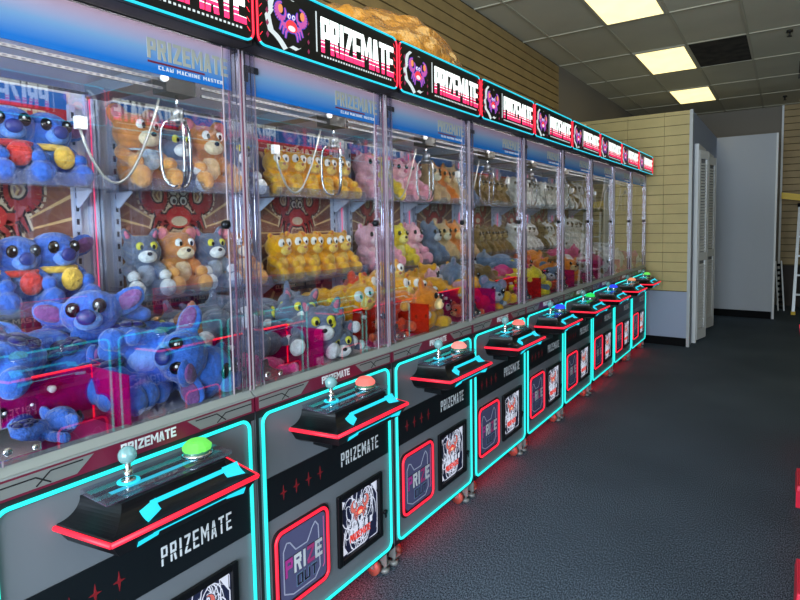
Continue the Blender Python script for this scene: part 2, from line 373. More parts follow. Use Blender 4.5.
# vent and sprinkler on the ceiling
v = empty('ceiling_vent', (.35, 8.9, ZC)); MB().box(-.28, -.5, -.006, .28, .5, -.0005).build('vent_plate', v, mat('vent_back', (60, 58, 52), .8))
s2 = MB()
for k in range(14): s2.box(-.27, -.48+k*.07, -.016, .27, -.465+k*.07, -.006)
s2.build('vent_slats', v, mat('vent_slat', (110, 106, 96), .5)); tag(v, 'grey slatted ceiling vent near the top right corner', 'vent')
for n_, (x, y) in enumerate(((-.035, 7.0), (-.09, 10.6))):
    v = empty('fire_sprinkler', (x, y, ZC)); s2 = MB(); s2.cyl((0, 0, 0), (0, 0, -.02), .03); s2.cyl((0, 0, -.02), (0, 0, -.06), .01); s2.cyl((0, 0, -.06), (0, 0, -.065), .022)
    s2.build('sprinkler_head', v, mat('sprinkler_metal', (50, 48, 44), .4, .6)); tag(v, ('ceiling sprinkler head nearer the camera, at the top right' , 'far ceiling sprinkler head, by the back wall')[n_], 'sprinkler', 'sprinkler heads')
#@@MACHINE
# ================================================================ claw machine
M_cab = mat('cabinet_grey', (128, 134, 140), .42, .25, noise=(2, .04)); M_blk = mat('gloss_black', (12, 13, 16), .34, spec=.35); M_mblk = mat('matt_black', (18, 19, 22), .6)
M_teal = mat('black_band', (13, 20, 24), .35)
M_cy = emat('cyan_led', (40, 235, 228), 1.25); M_red = emat('red_led', (255, 36, 62), 1.3); M_cyp = emat('cyan_print', (40, 215, 240), 1.0)
M_pk = emat('pink_led', (255, 90, 140), 1.0)
M_mar = mat('maroon', (112, 24, 52), .4); M_steel = mat('brushed_steel', (158, 164, 160), .45, .25); M_chrome = mat('chrome', (225, 225, 228), .12, 1.0)
M_wtxt = mat('white_lettering', (225, 228, 228), .5); M_gpan = mat('grey_panel', (140, 144, 140), .4, .3)
M_glass = glass('pane', (253, 254, 254), .0, 1.22); M_front = glass('front_glass', (252, 254, 254), .0, 2.1); M_acr = glass('acrylic_post', (242, 242, 248), .03, 1.6, ((210, 200, 220), .03))
M_shelf = glass('acrylic_shelf', (240, 244, 250), .05, 1.45, ((200, 205, 230), .1))
M_pink = glass('pink_acrylic', (255, 90, 200), .05, 1.45, ((235, 20, 150), .22))
M_upr = mat('lilac_white_steel', (196, 202, 226), .5); M_slot = mat('slot_dark', (50, 52, 66), .8)
M_in = mat('white_interior', (226, 228, 236), .5)
M_sign = split_mat('sign_letters', 2.065, 2.175)
halfW = .357
HW = .36015
def yo(v): return v-HW            # measured offset from the machine's left edge -> local y
XF = .46                           # local x of the cabinet front
proto = empty('claw_machine', (0, 0, 0))
# --- cabinet
c = MB(); c.m(M_cab).box(-.46, -halfW, .10, XF-.002, halfW, .9)
c.m(M_mblk).box(XF-.002, -halfW, .10, XF, halfW, .118); c.box(XF-.002, -halfW, .88, XF+.001, halfW, .905)
c.m(M_mblk).box(XF-.002, halfW-.026, .118, XF+.001, halfW-.014, .88)
c.m(M_mblk).box(XF-.002, -halfW, .118, XF+.001, -halfW+.010, .88)
c.build('cabinet', proto)
# --- cyan frame
pts = [(XF+.004, y, z) for cl in rrect(yo(.026), .116, yo(.694), .888, .03) for (y, z) in cl]
MB().tube(pts, .0055, 8, closed=True).build('cyan_led_frame', proto, M_cy)
# --- sill
s = MB(); s.m(M_mar).box(XF-.03, -halfW, .905, XF+.002, halfW, .951)
s.m(M_steel).hull8([(XF-.05, -halfW, .951), (XF+.002, -halfW, .951), (XF+.002, halfW, .951), (XF-.05, halfW, .951),
                    (XF-.05, -halfW, .973), (XF-.02, -halfW, .973), (XF-.02, halfW, .973), (XF-.05, halfW, .973)])
s.box(XF-.004, -halfW, .9515, XF+.004, halfW, .956)
s.build('window_sill', proto)
s = MB(); x = XF+.002
for sg in (-1, 1):
    q = [(sg*-.345, .911), (sg*-.345, .949), (sg*-.12, .949), (sg*-.155, .911)] if sg < 0 else [(-.345, .911), (-.345, .949), (-.155, .949), (-.12, .911)]
    q = [(-.345*-sg*-1, .911), (-.345*-sg*-1, .949), (-.12*-sg*-1, .949), (-.155*-sg*-1, .911)]
    q = [(sg*.345, .911), (sg*.345, .946), (sg*.125, .946), (sg*.165, .911)]
    s.m(M_gpan).plate([q], x, .0008)
    s.m(M_mblk).plate(stroke([(sg*.345, .935), (sg*.25, .935), (sg*.22, .914)], .0016)+stroke([(sg*.25, .914), (sg*.22, .94), (sg*.15, .94)], .0016), x+.0008, .0005)
s.m(M_wtxt).plate(text('PRIZEMATE', -.06, .918, .15, .026, a=.3, b=.2), x, .0012)
s.build('sill_decal', proto)
# --- band
b_ = MB(); b_.m(M_teal).box(XF-.001, yo(.034), .53, XF+.0015, yo(.686), .672)
bd = b_.build('front_band', proto)
s = MB().m(M_wtxt); tx = text('PRIZEMATE', yo(.392), .578, .225, .052, gap=.42, a=.28, b=.13)
s.plate(tx, XF+.0015, .0008)
s.m(M_teal).plate([Rc(yo(.388), .598+.004*0, yo(.5), .6005), Rc(yo(.53), .607, yo(.64), .6095)], XF+.0016, .0012)
s.build('band_lettering', bd)
for k in range(4):
    yy, zz, q = yo(.105+.058*k), .601, .021
    st = [(yy+q*(1.0 if a % 2 == 0 else .24)*math.cos(a*PI/4)*(.75 if a in (0, 4) else 1), zz+q*(1.25 if a % 2 == 0 else .24)*math.sin(a*PI/4)) for a in range(8)]
    MB().plate([st], XF+.0015, .0008).build('red_star', bd, mat('dull_red', (136, 24, 32), .5))
# --- prize door
y0, y1, z0, z1 = yo(.060), yo(.303), .207, .472
d = MB(); d.m(M_mblk)
d.plate([[p for cl in rrect(y0-.012, z0-.012, y1+.012, z1+.012, .035) for p in cl]], XF, .006)
door = d.build('prize_door', proto)
MB().tube([(XF+.008, y, z) for cl in rrect(y0, z0, y1, z1, .03) for (y, z) in cl], .0058, 8, closed=True).build('red_led_trim', door, M_red)
MB().plate([[p for cl in rrect(y0+.016, z0+.016, y1-.012, z1-.012, .02) for p in cl]], XF+.006, .002).build('door_pane', door, mat('tinted_door', (92, 92, 128), .18))
s = MB(); x = XF+.008
M_ol = mat('pale_outline', (176, 178, 200), .5)
ears = [(y0+.03, z0+.05), (y0+.03, z1-.07), (y0+.045, z1-.045), (y0+.06, z1-.05), (y0+.085, z1-.085), (y0+.14, z1-.085), (y0+.165, z1-.045), (y0+.18, z1-.03), (y0+.195, z1-.05), (y0+.2, z0+.06), (y0+.175, z0+.03), (y0+.07, z0+.03), (y0+.03, z0+.05)]
s.m(M_ol).plate(stroke(ears, .0022), x, .0006)
s.m(mat('pink_outline', (214, 96, 150), .5)).plate(stroke([(y0+.222, z1-.03), (y0+.222, z0+.06), (y0+.214, z0+.05)], .002), x, .0006)
lt = dict(w=.178, h=.062); cols = [(190, 60, 150), (225, 227, 230), (215, 218, 224), (180, 60, 120), (205, 207, 212)]
for k in range(5):
    s.m(mat('dark_edge', (22, 20, 34), .5)).plate([[(u+(.003 if u > 0 else -.0), v) for u, v in p] for p in text('PRIZE', y0+.033, z0+.099, .182, .066, gap=.12, only=[k])], x, .0008)
    s.m(mat('door_letter_%d' % k, cols[k], .5)).plate(text('PRIZE', y0+.036, z0+.1, .176, .062, gap=.16, a=.28, b=.2, only=[k]), x, .0012)
s.m(mat('door_out', (96, 122, 150), .5)).plate(text('OUT', y0+.085, z0+.045, .1, .045, gap=.2), x, .0007)
s.m(mat('dark_edge')).plate(text('OUT', y0+.088, z0+.049, .094, .037, gap=.3, a=.2, b=.12), x, .0012)
s.build('door_lettering', door)
# --- framed artwork (backlit)
y0, y1, z0, z1 = yo(.358), yo(.628), .2, .474
f = MB(); f.box(XF, y0, z0, XF+.014, y0+.022, z1); f.box(XF, y1-.022, z0, XF+.014, y1, z1); f.box(XF, y0+.022, z0, XF+.014, y1-.022, z0+.022); f.box(XF, y0+.022, z1-.022, XF+.014, y1-.022, z1)
fr = f.build('picture_frame', proto, M_blk, .003)
s = MB(); x = XF+.001
s.m(mat('art_navy', (36, 40, 70), .4)).box(XF-.001, y0+.02, z0+.02, x, y1-.02, z1-.02)
M_artw = emat('art_white', (222, 228, 245), .75); random.seed(5)
cy_, cz_ = (y0+y1)/2, (z0+z1)/2
lines = []
for k in range(70):
    sg = 1 if k % 2 else -1; r0 = random.uniform(.02, .1); a0 = random.uniform(0, 6.28); px_ = random.uniform(-.075, .075); pz_ = random.uniform(-.08, .08)
    arc = []
    for t in range(7):
        yy = cy_+px_+r0*.5*math.cos(a0+t*.4*sg); zz = cz_+pz_+r0*math.sin(a0+t*.4*sg)
        arc.append((min(max(yy, y0+.026), y1-.026), min(max(zz, z0+.026), z1-.026)))
    lines += stroke(arc, [.0005, .0012, .0017, .0019, .0016, .0012, .0005])
s.m(M_artw).plate(lines, x, .0006)
s.plate([[(y0+.03, z0+.03), (y0+.06, z0+.03), (y0+.03, z0+.08)], [(y1-.03, z1-.03), (y1-.06, z1-.03), (y1-.03, z1-.08)], [(y0+.03, z1-.03), (y0+.03, z1-.07), (y0+.05, z1-.04)]], x, .0007)
cr = (M_artw, mat('art_navy'), emat('art_red', (235, 70, 60), .8), emat('art_cream', (250, 210, 170), .8), emat('art_red2', (215, 110, 100), .8), M_artw, mat('art_navy'))
crab(s, x+.001, cy_, cz_+.03, .042, cr)
s.m(emat('art_red')).plate(text('PRIZEMATE', cy_-.062, cz_-.075, .124, .028, a=.34), x+.001, .0012)
s.m(M_artw).plate([Rc(cy_-.06+.03*k, cz_-.045, cy_-.046+.03*k, cz_-.02) for k in range(5)], x+.001, .001)
s.build('backlit_artwork', fr)
lk = MB(); lk.cyl((XF-.001, yo(.657), .285), (XF+.007, yo(.657), .285), .0105); lk.box(XF+.003, yo(.653), .262, XF+.006, yo(.661), .283); lk.build('door_lock', proto, mat('lock_dark', (40, 42, 46), .35, .8))
# --- control console
def ring(y0, y1, x1, z): return [(XF, y0, z), (x1, y0+.03, z), (x1, y1-.03, z), (XF, y1, z)]
prof = []
for k in range(11):      # concave flare from the top rim down to the red line
    c, q = 1-math.cos(PI/2*k/10), math.sin(PI/2*k/10); prof.append((.2-.052*c, .54+.052*c, XF+.125+.058*c, .856-.045*q))
prof += [(.143, .597, XF+.186, .80), (.15, .59, XF+.182, .79), (.168, .572, XF+.168, .762), (.19, .55, XF+.12, .748)]
s = MB().m(M_blk); vs = []; fs = []
for (a, bb, xx, zz) in prof: vs += ring(yo(a), yo(bb), xx, zz)
for i in range(len(prof)-1):
    for k in range(4): fs.append((i*4+k, (i+1)*4+k, (i+1)*4+(k+1) % 4, i*4+(k+1) % 4))
fs.append((0, 1, 2, 3)); n = (len(prof)-1)*4; fs.append((n+3, n+2, n+1, n))
s.add(vs, fs)
s.m(M_blk).box(XF, yo(.25), .715, XF+.09, yo(.5), .745)
con = s.build('control_console', proto)
rl = [(XF+.001, yo(.142), .8035), (XF+.1865, yo(.172), .8035), (XF+.1865, yo(.568), .8035), (XF+.001, yo(.598), .8035)]
MB().tube([rl[0], rl[1]], .0062, 6).tube([rl[1], rl[2]], .0062, 6).tube([rl[2], rl[3]], .0062, 6).build('red_led_strip', con, M_red)
# cyan inlays on the flared front: slanted quads laid on the profile
def onprof(y, t):
    """t 0..1 from the top rim of the flare to the red line; returns a point just proud of the surface"""
    P = [(p[2], p[3]) for p in prof[1:11]]; t = t*(len(P)-1); i = min(int(t), len(P)-2); q = t-i
    return (P[i][0]*(1-q)+P[i+1][0]*q+.0018, y, P[i][1]*(1-q)+P[i+1][1]*q+.0012)
def inlay(mb, polys):
    for p in polys: mb.add([onprof(u, v) for u, v in p], [tuple(range(len(p))), tuple(range(len(p)))[::-1]])
s = MB().m(M_cyp); ya, yb = yo(.262), yo(.545)
quads = []
def strip(u0, u1, va0, va1, vb0, vb1, nseg=1): return [(u0, va0), (u0, va1), (u1, vb1), (u1, vb0)]
for (u0, u1, t0, b0, t1, b1) in ((ya, ya+.045, .38, .9, .18, .62), (ya+.03, yb-.03, .2, .37, .2, .37), (yb-.05, yb, .15, .6, .15, .75)):
    for k in range(8):
        a_, b2 = k/8, (k+1)/8
        quads.append([(u0, t0+(b0-t0)*a_), (u0, t0+(b0-t0)*b2), (u1, t1+(b1-t1)*b2), (u1, t1+(b1-t1)*a_)])
inlay(s, quads); s.build('cyan_inlay', con)
s = MB().m(M_cyp)
def under(y, t): return (XF+.182-.014*t+.002, y, .79-.028*t-.001)
for (u0, u1, t0, b0, t1, b1) in ((yo(.235), yo(.285), .3, .85, .1, .6), (yo(.27), yo(.5), .1, .28, .1, .28), (yo(.47), yo(.53), .05, .4, .05, .8)):
    p = [under(u0, t0), under(u0, b0), under(u1, b1), under(u1, t1)]; s.add(p, [(0, 1, 2, 3), (3, 2, 1, 0)])
s.build('cyan_underline', con)
s = MB(); s.m(mat('console_top', (70, 58, 74), .25)).box(XF+.004, yo(.205), .8550, XF+.112, yo(.535), .8580)
s.m(M_cyp).box(XF+.05, yo(.24), .8580, XF+.066, yo(.47), .8588); s.m(M_mar).box(XF+.085, yo(.25), .8580, XF+.09, yo(.5), .8588); s.box(XF+.022, yo(.25), .8580, XF+.025, yo(.5), .8588)
s.m(M_wtxt).plate([], 0, 0)
tp = s.build('console_top_panel', con)
MB().box(XF+.003, yo(.2), .8595, XF+.116, yo(.54), .8710).build('clear_cover', con, M_acr)
s = MB(); s.m(emat('cyan_print')).cyl((XF+.058, yo(.285), .8710), (XF+.058, yo(.285), .8730), .026, 20)
s.m(M_chrome).cyl((XF+.058, yo(.285), .8730), (XF+.058, yo(.285), .8770), .017, 16); s.cyl((XF+.058, yo(.285), .8770), (XF+.058, yo(.285), .9210), .0065, 12); s.cyl((XF+.058, yo(.285), .8770), (XF+.058, yo(.285), .9010), .010, 12)
s.m(glass('clear_ball', (205, 240, 238), .08, 1.7, ((170, 215, 215), .35))).ell((XF+.058, yo(.285), .9360), (.0215, .0215, .0215), 18, 12)
s.build('joystick', con)
s = MB().m(M_chrome).cyl((XF+.058, yo(.474), .8710), (XF+.058, yo(.474), .8780), .04, 24); s.m(mat('button_base', (60, 120, 90), .3)).cyl((XF+.058, yo(.474), .8780), (XF+.058, yo(.474), .8860), .036, 24)
s.build('button_ring', con)
s = MB(); vs = []; n = 12
for (r_, z_) in ((.037, .8850), (.038, .8950), (.026, .9080), (.018, .9110)):
    vs += [(XF+.058+r_*math.cos(2*PI*k/n), yo(.474)+r_*math.sin(2*PI*k/n), z_) for k in range(n)]
fs = [(i*n+k, i*n+(k+1) % n, (i+1)*n+(k+1) % n, (i+1)*n+k) for i in range(3) for k in range(n)] + [tuple(3*n+k for k in range(n))]
s.add(vs, fs)
button = s.build('dome_button', con, emat('btn_green', (110, 225, 90), 1.0))
# --- castors
for sx in (-1, 1):
    for sy in (-1, 1):
        cx, cy = sx*.395, sy*.285
        b2 = MB(); b2.box(cx-.03, cy-.03, .092, cx+.03, cy+.03, .0995)
        for q in (-1, 1): b2.hull8([(cx-.004, cy+q*.018-.002, .035), (cx+.022, cy+q*.018-.002, .035), (cx+.022, cy+q*.018+.002, .035), (cx-.004, cy+q*.018+.002, .035),
                                    (cx-.028, cy+q*.018-.002, .094), (cx+.02, cy+q*.018-.002, .094), (cx+.02, cy+q*.018+.002, .094), (cx-.028, cy+q*.018+.002, .094)])
        cb = b2.build('castor', proto, mat('zinc', (142, 142, 138), .5, .3))
        MB().cyl((cx+.01, cy-.012, .0325), (cx+.01, cy+.012, .0325), .032, 20).build('castor_wheel', cb, mat('orange_wheel', (176, 84, 70), .5))
    for sy in (-1, 1):
        cy = sy*.328; lf = MB(); lf.cyl((sx*.43, cy, .0), (sx*.43, cy, .014), .02, 14); lf.cyl((sx*.43, cy, .014), (sx*.43, cy, .05), .007, 10)
        lf.box(sx*.43-.018, cy-.018, .04, sx*.43-.013, cy+.022, .0995); lf.box(sx*.43-.018, cy-.018, .04, sx*.43+.022, cy-.013, .0995); lf.box(sx*.43-.018, cy-.018, .036, sx*.43+.022, cy+.022, .04)
        lf.build('levelling_foot', proto, mat('zinc'))
MB().box(.40, -.33, .094, .42, .33, .0995).build('underglow_strip', proto, emat('underglow', (255, 24, 40), 14.0))
# --- interior
s = MB(); s.m(M_in).box(-.44, -.352, .9, .435, .352, .955); s.build('play_floor', proto)
M_post = bpy.data.materials.new('ray_poster'); M_post.use_nodes = True
nt = M_post.node_tree; b = nt.nodes['Principled BSDF']; b.inputs['Roughness'].default_value = .45
tc = nt.nodes.new('ShaderNodeTexCoord'); sp = nt.nodes.new('ShaderNodeSeparateXYZ'); nt.links.new(tc.outputs['Object'], sp.inputs[0])
def mth(op, a, bv=None):
    n = nt.nodes.new('ShaderNodeMath'); n.operation = op
    for i, v_ in enumerate((a, bv)):
        if v_ is None: continue
        if isinstance(v_, (int, float)): n.inputs[i].default_value = v_
        else: nt.links.new(v_, n.inputs[i])
    return n.outputs[0]
ang = mth('ARCTAN2', mth('SUBTRACT', sp.outputs[2], 1.45), sp.outputs[1])
wave = mth('ABSOLUTE', mth('SINE', mth('MULTIPLY', ang, 12.0)))
r = nt.nodes.new('ShaderNodeValToRGB'); r.color_ramp.elements[0].position = .2; r.color_ramp.elements[1].position = .3
r.color_ramp.elements[0].color = (*lin((222, 184, 130)), 1); r.color_ramp.elements[1].color = (*lin((138, 88, 72)), 1)
nt.links.new(wave, r.inputs[0]); nt.links.new(r.outputs[0], b.inputs['Base Color'])
MB().box(-.452, -.352, .955, -.445, .352, 2.0).build('rear_wall', proto, M_in)
po = MB().box(-.445, -.275, 1.0, -.441, .275, 1.87).build('ray_poster', proto, M_post)
s = MB(); crab(s, -.4405, 0, 1.53, .132, (mat('em_cream', (214, 192, 160), .5), mat('em_dark', (46, 26, 30), .5), mat('em_red', (196, 48, 46), .5), mat('em_cream'), mat('em_claw', (170, 50, 50), .5), mat('em_white', (210, 205, 190), .5), mat('em_dark')), t=.0016)
s.build('crab_emblem', po); s = MB()
s.m(mat('em_dark')).plate([[(-.2, 1.16), (-.17, 1.13), (.17, 1.13), (.2, 1.16), (.2, 1.185), (-.2, 1.185)]], -.441, .002); s.m(mat('em_cream')).plate(text('CLAW MACHINE MASTER', -.17, 1.15, .34, .018), -.439, .001)
s.build('name_plaque', po)
s = MB(); s.m(mat('header_red', (178, 34, 48), .4)).box(-.445, -.275, 1.87, -.438, .275, 1.93); s.m(mat('header_blue', (30, 110, 190), .4)).box(-.445, -.275, 1.93, -.438, .275, 1.99)
s.m(mat('em_cream')).plate(text('PRIZEMATE', -.2, 1.88, .4, .035, a=.36), -.438, .001)
s.build('header_panel', proto)
for sy in (-1, 1):
    u = MB(); u.m(M_upr).box(-.445, sy*.285-.012, .957, -.42, sy*.285+.012, 1.95)
    u.box(-.445, sy*.352-.004, .957, -.40, sy*.352+.004, 1.98)
    z = 1.0
    while z < 1.93:
        u.m(M_slot).box(-.421, sy*.285-.005, z, -.4195, sy*.285+.005, z+.022); z += .05
    u.build('slotted_upright', proto)
MB().tube([(-.415, .347, .97), (-.415, .347, 1.98)], .0035, 6).build('pink_led_line', proto, M_pk)
for zz in (1.20, 1.625):
    s = MB(); s.box(-.43, -.325, zz, -.21, .325, zz+.005); s.box(-.215, -.325, zz+.005, -.21, .325, zz+.05)
    for y in (-.325, .32): s.box(-.43, y, zz+.005, -.215, y+.005, zz+.05)
    sh = s.build('prize_shelf', proto, M_shelf)
    for sy in (-1, 1):
        br = MB(); br.hull8([(-.42, sy*.285-.002, zz-.06), (-.40, sy*.285-.002, zz-.06), (-.40, sy*.285+.002, zz-.06), (-.42, sy*.285+.002, zz-.06),
                             (-.42, sy*.285-.002, zz), (-.30, sy*.285-.002, zz), (-.30, sy*.285+.002, zz), (-.42, sy*.285+.002, zz)])
        br.build('shelf_bracket', sh, M_upr)
for sy in (-1, 1):
    MB().box(-.43, sy*.356-.002, .96, .425, sy*.356+.002, 2.0).build('side_pane', proto, M_glass)
fp = MB().box(.434, -.345, .973, .438, .345, 2.012).build('front_pane', proto, M_front)
# printed band on the top of the front pane
mb_ = bpy.data.materials.new('band_print'); mb_.use_nodes = True; nt = mb_.node_tree; b = nt.nodes['Principled BSDF']; b.inputs['Roughness'].default_value = .25
tc = nt.nodes.new('ShaderNodeTexCoord'); sp = nt.nodes.new('ShaderNodeSeparateXYZ'); nt.links.new(tc.outputs['Object'], sp.inputs[0])
mr = nt.nodes.new('ShaderNodeMapRange'); mr.inputs[1].default_value = 1.885; mr.inputs[2].default_value = 2.012; nt.links.new(sp.outputs[2], mr.inputs[0])
r = nt.nodes.new('ShaderNodeValToRGB'); r.color_ramp.elements[0].position = .12; r.color_ramp.elements[0].color = (*lin((18, 112, 196)), 1)
r.color_ramp.elements[1].position = .95; r.color_ramp.elements[1].color = (*lin((214, 176, 190)), 1)
e = r.color_ramp.elements.new(.5); e.color = (*lin((120, 160, 200)), 1)
nt.links.new(mr.outputs[0], r.inputs[0]); nt.links.new(r.outputs[0], b.inputs['Base Color']); nt.links.new(r.outputs[0], b.inputs['Emission Color']); b.inputs['Emission Strength'].default_value = .03
bn = MB().box(.438, -.335, 1.888, .4405, .335, 2.008).build('printed_header_band', proto, mb_)
s = MB(); s.m(mat('band_letter_grey', (172, 172, 160), .5)).plate(text('PRIZEMATE', .07, 1.925, .25, .052, a=.36), .4405, .0008); s.m(M_mar).plate([Rc(.07, 1.914, .24, 1.919)], .4405, .0008)
s.m(M_wtxt).plate(text('CLAW MACHINE MASTER', .1, 1.9, .2, .010, gap=.4), .4405, .0008)
s.build('band_title', bn)
# acrylic corner posts with bright metal edges
for sx in (-1, 1):
    for sy in (-1, 1):
        p = MB(); cx, cy = (.43 if sx > 0 else -.425), sy*.343
        if sx > 0:
            p.m(M_acr).box(cx-.008, sy*.312, .986, cx+.022, sy*.317, 2.012); p.box(cx+.018, sy*.317, .986, cx+.022, sy*.354, 2.012)
            p.m(M_chrome).cyl((cx+.02, sy*.325, .973), (cx+.02, sy*.325, 2.012), .0016, 6); p.cyl((cx+.016, sy*.343, .973), (cx+.016, sy*.343, 2.012), .0022, 6)
            p.m(mat('post_edge', (176, 160, 166), .4, .2)).box(cx+.008, sy*.300, .972, cx+.012, sy*.3025, 2.012); p.box(cx+.017, sy*.3525, .972, cx+.023, sy*.3545, 2.012)
            p.m(mat('pinkish_edge', (214, 130, 150), .25, .5)).box(cx-.012, sy*.335, .986, cx-.006, sy*.339, 2.012)
            p.build('corner_post', proto)
        else:
            p.m(M_upr).box(cx-.02, cy-.008, .957, cx+.0, cy+.0, 2.0); p.build('rear_post', proto)
br = MB(); br.plate([[(-.31, .988), (-.228, .988), (-.228, 1.008), (-.262, 1.018), (-.285, 1.034), (-.29, 1.058), (-.31, 1.058)]], .441, .006); br.cyl((.447, -.293, 1.005), (.451, -.293, 1.005), .009); br.cyl((.447, -.24, .998), (.451, -.24, .998), .006)
br.build('hinge_bracket', proto, M_chrome, .002)
br = MB(); br.box(.441, -.345, 1.955, .447, -.29, 1.975); br.box(.441, -.345, 1.925, .447, -.33, 1.955); br.build('hinge_bracket', proto, mat('dark_bracket', (50, 55, 66), .3, .6), .002)
kn = MB(); kn.cyl((.438, .29, 1.49), (.452, .29, 1.49), .013, 16); kn.cyl((.452, .29, 1.49), (.456, .29, 1.49), .008, 12); kn.build('pane_lock', proto, mat('lock_dark'))
# roof, sign
s = MB(); s.box(-.455, -halfW, 2.012, .44, halfW, 2.03); s.build('roof_panel', proto, M_mblk)
s = MB(); s.m(M_mblk).box(-.44, -.35, 2.03, .40, .35, 2.1); s.build('roof_box', proto)
XS = .52
s = MB(); s.m(M_mblk).box(.40, -.358, 2.016, XS-.012, .358, 2.225); s.box(.36, -.2, 2.10, .40, .2, 2.2); s.m(M_blk).plate([[p for cl in rrect(-.3585, 2.017, .3585, 2.224, .03) for p in cl]], XS-.012, .010)
sg = s.build('sign_box', proto)
rr = rrect(-.352, 2.022, .352, 2.219, .028)
def path(pl, x=XS+.001): return [(x, y, z) for (y, z) in pl]
for a_, b2, nm, mt_ in ((3, 0, 'red_sign_tube', M_red), (1, 2, 'red_sign_tube', M_red), (0, 1, 'cyan_sign_tube', M_cyp), (2, 3, 'cyan_sign_tube', M_cyp)):
    MB().tube(path(rr[a_][3:]+rr[b2][:4]), .0036, 6).build(nm, sg, mt_)
x = XS-.002
s = MB().m(M_sign).plate(text('PRIZEMATE', -.08, 2.064, .41, .116, gap=.09, a=.36, b=.17), x, .002)
s.build('sign_lettering', sg)
s = MB(); M_sw = emat('sign_white', (225, 235, 235), .8)
s.m(M_sw).plate([Rc(-.104, 2.06, -.099, 2.19)]+[Rc(-.08+.0138*k, 2.049, -.073+.0138*k, 2.055) for k in range(29)], x, .001)
s.m(M_red).plate([p for k in range(6) for sgn in (-1, 1) for p in stroke([(sgn*.342, 2.05+.027*k), (sgn*.332, 2.062+.027*k)], .0011)], x, .001)
s.m(emat('star_pink', (150, 50, 90), .7)).plate([circ(-.312, 2.06+.035*k, .006, .01, 4) for k in range(4)]+[circ(-.14, 2.05+.03*k, .005, .008, 4) for k in range(4)], x, .001)
random.seed(2)
sp_ = [(-.225+(.085+random.uniform(-.014, .014))*math.cos(2*PI*k/22)*(1.0), 2.12+(.083+random.uniform(-.012, .006))*math.sin(2*PI*k/22)) for k in range(22)]
s.m(M_sw).plate([[p for p in [(u-.012, v-.004) for u, v in sp_]]], x, .0006)
s.m(mat('splash_black', (8, 8, 10), .4)).plate([[(u*.93-.012, 2.12+(v-2.12)*.93) for u, v in sp_]], x, .0012)
cr = (mat('splash_black'), emat('crab_blue', (70, 70, 190), .9), emat('crab_red', (245, 60, 70), 1.0), emat('crab_white', (245, 235, 240), .9), emat('crab_violet', (200, 90, 170), .9), emat('crab_white'), emat('crab_blue'))
crab(s, x+.0012, -.215, 2.108, .052, cr, t=.0008)
s.m(emat('crab_orange', (255, 150, 90), .9)).plate([circ(-.215+sgn*.046, 2.15, .009, .014, 10) for sgn in (-1, 1)], x+.004, .0006)
s.build('sign_artwork', sg)
MB().box(.426, -.27, 1.912, .431, .27, 2.0).build('light_bar', proto, emat('interior_light', (250, 240, 232), 19.0))
MB().box(-.44, -.35, 2.004, .422, .35, 2.011).build('ceiling_liner', proto, M_upr)
# gantry, claw, cable
for (x, z) in ((.24, 1.931), (.24, 1.906), (-.2, 1.95)):
    r_ = MB(); r_.m(mat('rail_steel', (92, 94, 100), .45, .3)).box(x-.004, -.35, z-.004, x+.004, .35, z+.004)
    r_.m(M_slot)
    for k in range(34): r_.box(x+.004, -.34+.02*k, z-.002, x+.0045, -.331+.02*k, z+.002)
    r_.build('gantry_rail', proto)
car = MB(); car.m(mat('carriage_blue_grey', (92, 104, 122), .4)).box(-.22, .235, 1.94, .26, .31, 1.985); car.m(M_mblk).box(.19, .235, 1.895, .262, .335, 1.94); car.m(M_wtxt).cyl((.262, .225, 1.93), (.275, .225, 1.93), .011)
ca = car.build('gantry_carriage', proto)
s = MB(); CXc, CYc = .235, .285
s.m(M_chrome).cyl((CXc, CYc, 1.85), (CXc, CYc, 1.9), .004, 8); s.m(mat('claw_grey', (120, 124, 132), .3, .8)).cyl((CXc, CYc, 1.82), (CXc, CYc, 1.855), .019, 16); s.cyl((CXc, CYc, 1.806), (CXc, CYc, 1.82), .028, 16)
cl = s.build('claw', proto)
for k in range(3):
    a = 2*PI*k/3+PI/2+.25; dx, dy = math.cos(a), math.sin(a)
    pp = [(.022, 1.816), (.038, 1.811), (.048, 1.79), (.052, 1.75), (.052, 1.71), (.051, 1.67), (.045, 1.64), (.033, 1.62), (.018, 1.612), (.006, 1.615)]
    MB().tube([(CXc+dx*r_, CYc+dy*r_, z_) for r_, z_ in pp], [.0048]*7+[.0045, .004, .003], 8).build('claw_prong', cl, mat('claw_steel', (176, 178, 182), .18, 1.0))
s = MB().m(mat('grey_cable', (164, 164, 160), .3, .4))
pp = []
for k in range(25):
    t = k/24; pp.append((.16+.03*t, .03+.225*t, 1.765+.12*t-.30*(math.sin(PI*t)**.85)*(.78-.25*t)))
s.tube(pp, .0042, 8); s.m(M_wtxt).box(.15, .018, 1.765, .17, .046, 1.80)
s.build('hanging_cable', proto)
# prize chute of pink acrylic
s = MB(); s.box(.24, -.345, .956, .244, -.012, 1.105); s.box(.244, -.016, .956, .428, -.012, 1.105)
ch = s.build('prize_chute', proto, M_pink)
MB().box(.244, -.34, .9555, .428, -.016, .958).build('chute_floor', ch, mat('magenta_floor', (225, 40, 140), .5))
MB().tube([(.242, -.014, .96), (.242, -.014, 1.108), (.242, -.34, 1.108)], .003, 6).build('chute_red_edge', ch, M_red)
for y in (-.28, -.12): MB().cyl((.244, y, 1.07), (.256, y, 1.07), .008).ell((.257, y, 1.07), (.006, .010, .010)).build('chute_knob', ch, mat('knob_white', (235, 220, 225), .4))
